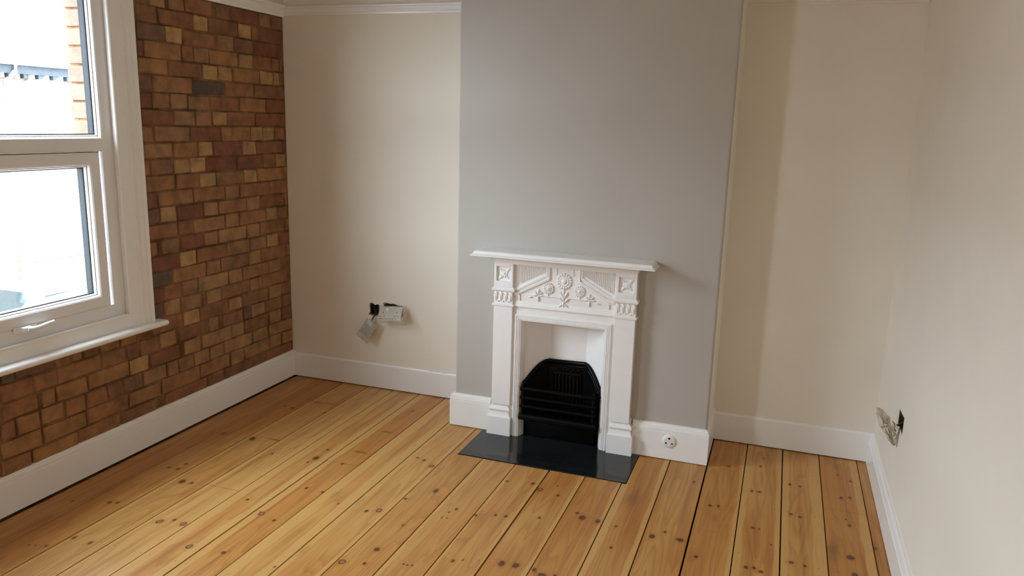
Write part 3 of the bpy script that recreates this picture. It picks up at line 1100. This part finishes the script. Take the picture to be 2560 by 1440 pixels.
tcv = top_curve()
m = MB()
bot = [m.bm.verts.new((x, y - .004, .006)) for x, y, z in tcv]
top = [m.bm.verts.new((x, y - .004, z)) for x, y, z in tcv]
for i in range(len(tcv) - 1):
    m.bm.faces.new((bot[i], bot[i + 1], top[i + 1], top[i]))
m.build('fireback', black_iron, gr)
m = MB()
m.tube([(x, y - .008, z) for x, y, z in tcv], .0105, 10)
m.build('arched_rim', black_iron, gr, True, 60)
m = MB()
m.tube([(x * .97 + XC * .03, y - .010, z - .018) for x, y, z in tcv], .005, 8)
m.build('inner_bead', black_iron, gr, True, 60)
for sgn in (-1, 1):
    m = MB()
    m.blob((XC + sgn * .192, -.350, .286), (.014, .016, .016), 0, 10, 8)
    m.blob((XC + sgn * .196, -.358, .270), (.012, .014, .010), 0, 10, 8)
    m.build('knuckle', black_iron, gr, True, 60)
# relief on the back: frame and upright ribs
m = MB()
yb_ = ybk - .010
m.box(1.745, 1.897, yb_ - .006, yb_, .325, .337, .002)
m.box(1.745, 1.751, yb_ - .006, yb_, .15, .337, .002)
m.box(1.891, 1.897, yb_ - .006, yb_, .15, .337, .002)
relief = m.build('back_relief', black_iron, gr)
for k in range(7):
    x = 1.764 + k * .019
    q = MB()
    q.box(x - .005, x + .005, yb_ - .007, yb_, .16, .318, .003)
    q.blob((x, yb_ - .004, .318), (.0065, .006, .0065), 0, 8, 6)
    q.build('rib', black_iron, relief, True, 40)
q = MB()
for k in range(14):
    q.blob((1.76 + k * .0098, yb_ - .004, .350 + .004 * math.sin(k * 2.1)), (.005, .006, .006), 0, 7, 5)
q.build('beading', black_iron, relief, True, 60)
# bars
gx0, gx1 = 1.616, 2.004
for z, h_ in ((.266, .0095), (.219, .0085), (.174, .0085)):
    m = MB()
    pr = [(-.388, z - h_), (-.394, z - h_ * .5), (-.396, z + h_ * .3), (-.390, z + h_), (-.380, z + h_), (-.380, z - h_)]
    m.extr(pr, lambda u, v, t: (t, u, v), gx0, gx1)
    m.build('bar', black_iron, gr, False, bevel=.0015)
m = MB()
m.extr([(-.396, .104), (-.402, .110), (-.402, .124), (-.396, .134), (-.376, .136), (-.376, .104)], lambda u, v, t: (t, u, v), gx0 - .004, gx1 + .004)
m.build('bottom_rail', black_iron, gr, False, bevel=.0015)
for x in (gx0 + .006, gx1 - .018):
    m = MB()
    m.box(x, x + .012, -.392, -.340, .110, .292, .002)
    m.build('post', black_iron, gr)
for k in range(9):
    x = 1.66 + k * .037
    m = MB()
    m.box(x, x + .014, -.378, -.262, .112, .124, .002)
    m.build('fire_bar', black_iron, gr)
m = MB()
m.box(gx0 + .012, gx1 - .012, -.343, -.338, .006, .112, .001)
m.build('ash_front', black_iron, gr, True, 30)

# ================================================================== HEARTH
m = MB()
m.box(HX0, HX1, HY, -D + .10, -.02, .0035, .0015)
tag(m.build('hearth', hearth_m), 'polished black hearth slab set into the floorboards', 'hearth')

# ================================================================== SOCKETS AND LOOSE WIRING
# round-pin socket on the skirting
rs = thing('round_socket', 'round white three-pin socket on the chimney breast skirting', 'socket')
sx_, sy_, sz_ = 2.367, -D - .0195, .097
m = MB()
m.lathe_y((sx_, sy_, sz_), [(0, -.008), (.020, -.008), (.028, -.0075), (.032, -.005), (.034, -.001), (.034, .0), (0, 0)], 32)
m.build('face_plate', white_pl, rs, True, 40)
for a, b, r in ((.000, .016, .0052), (-.0145, -.0085, .0044), (.0145, -.0095, .0044)):
    m = MB()
    m.lathe_y((sx_ + a, sy_ - .0084, sz_ + b), [(0, 0), (r, 0), (r, .0015), (0, .0015)], 14)
    m.build('pin_hole', hole_m, rs)
m = MB()
m.lathe_y((sx_ + .001, sy_ - .008, sz_), [(0, -.0014), (.0025, -.001), (.0035, 0), (0, .0)], 12)
m.build('screw', white_pl, rs, True, 60)


def back_box(name, label, x0, x1, z0, z1, fn, d0_=.003):
    t = thing(name, label, 'back box')
    m = MB()
    dp, th = .040, .0015
    B = lambda a, b, c, d, e, f: [m.poly([fn(*p) for p in q]) for q in (
        ((a, e, c), (b, e, c), (b, f, c), (a, f, c)),)]
    # open tray: back and four sides, each a thin slab
    def slab(u0, u1, v0, v1, d0, d1):
        pts = [(u0, v0), (u1, v0), (u1, v1), (u0, v1)]
        m.rings([[fn(u, v, d0) for u, v in pts], [fn(u, v, d1) for u, v in pts]])
    slab(x0, x1, z0, z1, dp - th, dp)
    slab(x0, x0 + th, z0, z1, d0_, dp)
    slab(x1 - th, x1, z0, z1, d0_, dp)
    slab(x0, x1, z0, z0 + th, d0_, dp)
    slab(x0, x1, z1 - th, z1, d0_, dp)
    m.build('tray', galv, t)
    k = MB()
    cx, cz = x0 + (x1 - x0) * .35, z0 + (z1 - z0) * .62
    n = 14
    k.rings([[fn(cx + .009 * math.cos(2 * math.pi * i / n), cz + .009 * math.sin(2 * math.pi * i / n), dd) for i in range(n)] for dd in (dp - th - .001, dp - th)])
    k.build('knockout', hole_m, t)
    return t


fn_b = lambda u, v, d: (u, d, v)
fn_r = lambda u, v, d: (W + d, u, v)
bb1 = back_box('back_box', 'small open metal back box sunk in the left alcove wall', .546, .598, .449, .507, fn_b)
m = MB()
m.tube([(.566, .036, .512), (.562, .018, .500), (.566, .012, .470), (.575, .014, .448)], .004, 8)
m.build('loose_wire', cable_m, bb1, True)
m = MB()
m.tube([(.580, .036, .515), (.586, .020, .495), (.583, .012, .470), (.579, .014, .450)], .003, 8)
m.build('loose_wire', galv, bb1, True)
back_box('back_box', 'wide open metal back box behind the hanging double socket', .638, .754, .454, .514, fn_b)
bb3 = back_box('back_box', 'open metal back box sunk in the right-hand wall', -.7525, -.630, .4385, .4955, fn_r, .0008)

# hanging double socket, wrapped in film
ds = thing('double_socket', 'white double socket hanging from the alcove wall in clear plastic film', 'socket')
c0 = Vector((.708, -.055, .478))
ex = Vector((.147, -.004, .014)).normalized()
ez = Vector((.012, .040, .062)).normalized()
ez = (ez - ex * ez.dot(ex)).normalized()
ey = ez.cross(ex)


def pl(u, v, w):      # plate coordinates: along, up, out of the face
    return c0 + ex * u + ez * v - ey * w


def plate_box(mb, u0, u1, v0, v1, w0, w1):
    q = [(u0, v0), (u1, v0), (u1, v1), (u0, v1)]
    mb.rings([[pl(a, b, w0) for a, b in q], [pl(a, b, w1) for a, b in q]])


m = MB()
plate_box(m, -.0735, .0735, -.043, .043, 0, .010)
m.build('face_plate', white_pl, ds, False, bevel=.003)
m = MB()
plate_box(m, -.058, .058, -.030, .030, -.018, .0)
m.build('body', white_pl, ds)
for s_ in (-1, 1):
    m = MB()
    plate_box(m, s_ * .020 - .006, s_ * .020 + .006, .014, .030, .010, .0135)
    m.build('rocker', white_pl, ds, False, bevel=.001)
    for a, b, w_, h_ in ((0, .006, .0045, .0075), (-.011, -.018, .0065, .004), (.011, -.018, .0065, .004)):
        m = MB()
        u = s_ * .045 + a
        plate_box(m, u - w_ / 2, u + w_ / 2, b - h_ / 2, b + h_ / 2, .010, .0106)
        m.build('pin_hole', hole_m, ds)
m = MB()
rnd = random.Random(5)
for k in range(22):
    u = -.062 + k * .0055 + rnd.uniform(-.001, .001)
    h_ = rnd.uniform(.002, .006)
    plate_box(m, u - .002, u + .0022, -.034 - h_ * .3, -.034 + h_ * .7, .010, .0104)
m.build('grime_mark', plain('brown_grime', (.10, .055, .035), .8, .1, .3, 80), ds)
# film: crumpled sheet over the plate with a loose corner
def sheet(mb, nu, nv, fn):
    g = [[mb.bm.verts.new(fn(i / (nu - 1), j / (nv - 1))) for j in range(nv)] for i in range(nu)]
    for i in range(nu - 1):
        for j in range(nv - 1):
            mb.bm.faces.new((g[i][j], g[i + 1][j], g[i + 1][j + 1], g[i][j + 1]))


rnd = random.Random(11)
m = MB()
def f_film(a, b):
    u = -.085 + .180 * a + .02 * max(0, a - .8) / .2 * (1 - b)
    v = -.056 + .108 * b - .012 * max(0, a - .75) / .25 * (1 - b)
    edge = max(abs(a - .5), abs(b - .5)) * 2
    w = .013 + rnd.uniform(-.002, .003) - max(0, edge - .85) * .07
    return pl(u + rnd.uniform(-.002, .002), v + rnd.uniform(-.002, .002), w)


sheet(m, 12, 8, f_film)
o = m.build('film', film, ds, True, 60)
sm = o.modifiers.new('thickness', 'SOLIDIFY')
sm.thickness = .0004
m = MB()
m.tube([pl(-.02, .01, -.016), (.684, -.015, .500), (.672, .02, .492), (.668, .038, .485)], .004, 8)
m.build('cable', cable_m, ds, True)

# switch plate in a small clear bag on a cable
bg = thing('bagged_switch', 'switch hanging on its cable inside a small clear plastic bag', 'switch')
m = MB()
m.tube([(.578, .012, .452), (.576, -.012, .440), (.570, -.030, .422), (.561, -.040, .404)], .0036, 8)
m.build('cable', cable_m, bg, True)
c0 = Vector((.5545, -.052, .362))
ez = Vector((.060, .020, .100)).normalized()
ex = Vector((.080, -.006, -.046)).normalized()
ex = (ex - ez * ex.dot(ez)).normalized()
ey = ez.cross(ex)
m = MB()
plate_box(m, -.034, .034, -.030, .038, 0, .009)
m.build('switch_plate', plain('grey_translucent_plastic', (.40, .40, .36), .3, .5, .05, 20), bg, False, bevel=.003)
m = MB()
rnd = random.Random(12)
for side in (1, -1):
    def f_bag(a, b, side=side):
        u = (-.045 + .090 * a) * (1.0 - .12 * b)
        v = -.062 + .128 * b
        bul = math.sin(math.pi * a) * math.sin(math.pi * min(1, b * 1.05)) ** .6
        return pl(u + rnd.uniform(-.0015, .0015), v + rnd.uniform(-.0015, .0015), .004 + side * (.001 + .0085 * bul) + rnd.uniform(-.0015, .0015))
    sheet(m, 9, 11, f_bag)
o = m.build('bag', film3, bg, True, 60)
sm = o.modifiers.new('thickness', 'SOLIDIFY')
sm.thickness = .0004

# plastic wrap spilling out of the box in the right wall
L1 = [(3.201, .507), (3.229, .494), (3.256, .469), (3.263, .434), (3.287, .380), (3.288, .351), (3.277, .355), (3.242, .402), (3.221, .429), (3.206, .476)]
L2 = [(3.262, .463), (3.280, .449), (3.300, .445), (3.300, .398), (3.289, .352), (3.282, .390), (3.271, .396), (3.264, .428)]
wr = thing('plastic_wrap', 'crumpled plastic wrap spilling from the socket box in the right wall', 'plastic wrap')
for poly, yc, sd, nm in ((L1, -.665, 1, 'loose_flap'), (L2, -.690, 2, 'twisted_flap')):
    rnd = random.Random(sd)
    m = MB()
    cx = sum(p[0] for p in poly) / len(poly)
    cz = sum(p[1] for p in poly) / len(poly)
    rim = []
    for k in range(len(poly)):
        a, b = poly[k], poly[(k + 1) % len(poly)]
        rim.append((a[0], a[1], yc + rnd.uniform(-.012, .012)))
        rim.append(((a[0] + b[0]) / 2, (a[1] + b[1]) / 2, yc + rnd.uniform(-.014, .014)))
    loops = []
    for q in (1.0, .72, .42, .15):
        loops.append([(cx + (x - cx) * q + rnd.uniform(-.002, .002) * (q < 1), y + (yc - y) * (1 - q) + rnd.uniform(-.012, .012) * (q < 1), cz + (z - cz) * q + rnd.uniform(-.003, .003) * (q < 1)) for x, z, y in rim])
    R = [[m.bm.verts.new(p) for p in lp] for lp in loops]
    n = len(rim)
    for a, b in zip(R, R[1:]):
        for i in range(n):
            m.bm.faces.new((a[i], a[(i + 1) % n], b[(i + 1) % n], b[i]))
    m.bm.faces.new(R[-1])
    o = m.build(nm, film2, wr, True, 22)
    sm = o.modifiers.new('thickness', 'SOLIDIFY')
    sm.thickness = .0006
m = MB()
m.tube([(W + .036, -.67, .47), (W + .015, -.68, .462), (W - .010, -.683, .445), (W - .014, -.684, .42)], .005, 8)
m.build('cable', cable_m, wr, True)

# ================================================================== STREET OUTSIDE
ZS = -3.4
road_m = plain('grey_road', (.17, .17, .17), .8, .3, .1, 2, .2, 30)
pave_m = plain('concrete_pavement', (.25, .245, .235), .85, .2, .1, 3, .2, 30)
slate_m = plain('pale_slate', (.20, .21, .23), .6, .4, .15, 5, .2, 20)
stone_m = plain('pale_painted_stone', (.34, .32, .29), .7, .3, .06, 6)
dark_wood = plain('dark_eaves_timber', (.022, .027, .032), .7, .3, .2, 10)
carpaint = plain('white_car_paint', (.80, .81, .82), .15, .5, .01, 3, coat=.6)
carglass = plain('tinted_car_glass', (.02, .03, .032), .05, .6, .1, 3)
tyre_m = plain('tyre_rubber', (.02, .02, .02), .8, .2, .1, 20)


def facade_mat():
    t = NT('far_brick_facade')
    b = t.n('ShaderNodeTexBrick')
    mp = t.n('ShaderNodeMapping')
    tc = t.n('ShaderNodeTexCoord')
    sp_ = t.n('ShaderNodeSeparateXYZ')
    cb = t.n('ShaderNodeCombineXYZ')
    t.l(tc.outputs['Object'], sp_.inputs[0])
    t.l(sp_.outputs[1], cb.inputs[0])
    t.l(sp_.outputs[2], cb.inputs[1])
    t.l(cb.outputs[0], b.inputs['Vector'])
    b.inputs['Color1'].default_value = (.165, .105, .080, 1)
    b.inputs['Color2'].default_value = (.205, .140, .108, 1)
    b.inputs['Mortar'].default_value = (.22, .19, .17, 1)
    b.inputs['Scale'].default_value = 1.0
    b.inputs['Brick Width'].default_value = .225
    b.inputs['Row Height'].default_value = .075
    b.inputs['Mortar Size'].default_value = .008
    t.base(b.outputs['Color'], .9, .2)
    return t.m


m = MB()
m.box(-40, XO - .02, -40, 60, ZS - .3, ZS)
tag(m.build('street', road_m), 'pale street below the window', 'road', kind='structure')
m = MB()
m.box(-15, -12.6, -30, 45, ZS, ZS + .12)
tag(m.build('pavement', pave_m), 'concrete pavement in front of the houses opposite', 'pavement', kind='structure')
ho = thing('terraced_house', 'red brick house across the street seen through the window', 'house')
m = MB()
m.box(-22, -15, -12, 30, ZS, 2.62)
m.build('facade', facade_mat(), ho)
m = MB()
m.extr([(-14.62, 2.62), (-14.55, 2.74), (-18.6, 6.0), (-22.6, 2.74), (-22.5, 2.62)], lambda u, v, t: (u, t, v), -12.2, 30.2)
m.build('roof', slate_m, ho)
m = MB()
m.box(-15, -14.72, -12, 30, 2.40, 2.62)
eav = m.build('eaves', dark_wood, ho)
for k in range(60):
    y = 4 + k * .2
    m = MB()
    m.box(-14.86, -14.74, y, y + .09, 2.30, 2.42)
    m.build('dentil', stone_m if k % 2 else dark_wood, eav)
m = MB()
m.extr([(-14.72, 2.60), (-14.60, 2.60), (-14.57, 2.66), (-14.57, 2.70), (-14.72, 2.70)], lambda u, v, t: (u, t, v), -12.2, 30.2)
m.build('gutter', stone_m, ho)
m = MB()
m.tube([(-14.65, 10.15, 2.62), (-14.66, 10.12, 2.45), (-14.85, 10.0, 2.2), (-14.88, 9.98, 1.9), (-14.88, 9.98, ZS)], .055, 10)
m.build('downpipe', stone_m, ho, True)
for yc in (7.6, 11.15, 14.6):
    # first-floor window with an arched head
    w_, z0_, z1_ = .46, .95, 2.12
    arch = [(yc - w_, z0_), (yc + w_, z0_), (yc + w_, z1_)] + [(yc + w_ * math.cos(a), z1_ + .22 * math.sin(a)) for a in [math.pi * k / 10 for k in range(1, 10)]] + [(yc - w_, z1_)]
    big = [(yc + (y - yc) * 1.22, z0_ + (z - z0_) * 1.09 - .04) for y, z in arch]
    m = MB()
    m.extr(big, lambda u, v, t: (t, u, v), -15.05, -14.93)
    wn_ = m.build('window', stone_m, ho)
    m = MB()
    m.extr(arch, lambda u, v, t: (t, u, v), -14.93, -14.915)
    m.build('pane', plain('net_curtained_glass', (.62, .64, .65), .2, .5, .1, 2), wn_)
    m = MB()
    m.box(-14.915, -14.89, yc - w_, yc + w_, 1.52, 1.57)
    m.build('glazing_bar', stone_m, wn_)
    # ground-floor window
    m = MB()
    m.box(-15.05, -14.93, yc - .75, yc + .75, -2.2, -.3)
    g_ = m.build('window', stone_m, ho)
    m = MB()
    m.box(-14.93, -14.915, yc - .65, yc + .65, -2.05, -.42)
    m.build('pane', plain('dim_glass', (.45, .48, .5), .2, .5, .1, 2), g_)
gw = MB()
gw.box(-13.2, -12.98, -10, 11.2, ZS, ZS + .95)
gw.box(-13.25, -12.93, -10, 11.2, ZS + .95, ZS + 1.03)
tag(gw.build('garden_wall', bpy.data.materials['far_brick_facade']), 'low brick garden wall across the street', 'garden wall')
# parked car, nose towards the camera side
car = thing('parked_car', 'white car parked across the street with its windscreen visible', 'car')
cx_, y0c = -11.7, 5.35      # centre line, front bumper
side = [(0, .35), (.05, .62), (.55, .80), (1.15, .90), (1.85, 1.38), (2.1, 1.44), (3.2, 1.43), (3.75, 1.30), (4.15, .95), (4.22, .55), (4.18, .32), (3.75, .28), (.4, .25)]
m = MB()
rows_ = []
for wv, inset in ((-.86, .10), (-.82, .03), (-.55, 0), (.55, 0), (.82, .03), (.86, .10)):
    rows_.append([(cx_ + wv * (1.0 if z < .95 else .80), y0c + y + (inset if y < 2 else -inset), ZS + z - (inset * .3 if z > 1 else 0)) for y, z in side])
m.rings(rows_)
m.build('body', carpaint, car, True, 50)
m = MB()
m.rings([[(cx_ - .70, y0c + 1.22, ZS + .965), (cx_ + .70, y0c + 1.22, ZS + .965), (cx_ + .60, y0c + 1.83, ZS + 1.385), (cx_ - .60, y0c + 1.83, ZS + 1.385)],
         [(cx_ - .70, y0c + 1.19, ZS + .985), (cx_ + .70, y0c + 1.19, ZS + .985), (cx_ + .60, y0c + 1.80, ZS + 1.405), (cx_ - .60, y0c + 1.80, ZS + 1.405)]])
m.build('windscreen', carglass, car)
for s_ in (-1, 1):
    m = MB()
    xx = cx_ + s_ * .70
    m.rings([[(xx, y0c + 1.45, ZS + .98), (xx, y0c + 3.75, ZS + .98), (xx, y0c + 3.4, ZS + 1.33), (xx, y0c + 2.0, ZS + 1.34)],
             [(xx + s_ * .012, y0c + 1.45, ZS + .98), (xx + s_ * .012, y0c + 3.75, ZS + .98), (xx + s_ * .012, y0c + 3.4, ZS + 1.33), (xx + s_ * .012, y0c + 2.0, ZS + 1.34)]])
    m.build('side_glass', carglass, car)
    for yy in (.85, 3.35):
        m = MB()
        n = 20
        m.rings([[(cx_ + s_ * xw, y0c + yy + r_ * math.cos(2 * math.pi * k / n), ZS + .31 + r_ * math.sin(2 * math.pi * k / n)) for k in range(n)] for xw, r_ in ((.64, .30), (.64, .31), (.84, .31), (.86, .29), (.86, .2))])
        m.build('wheel', tyre_m, car, True, 40)
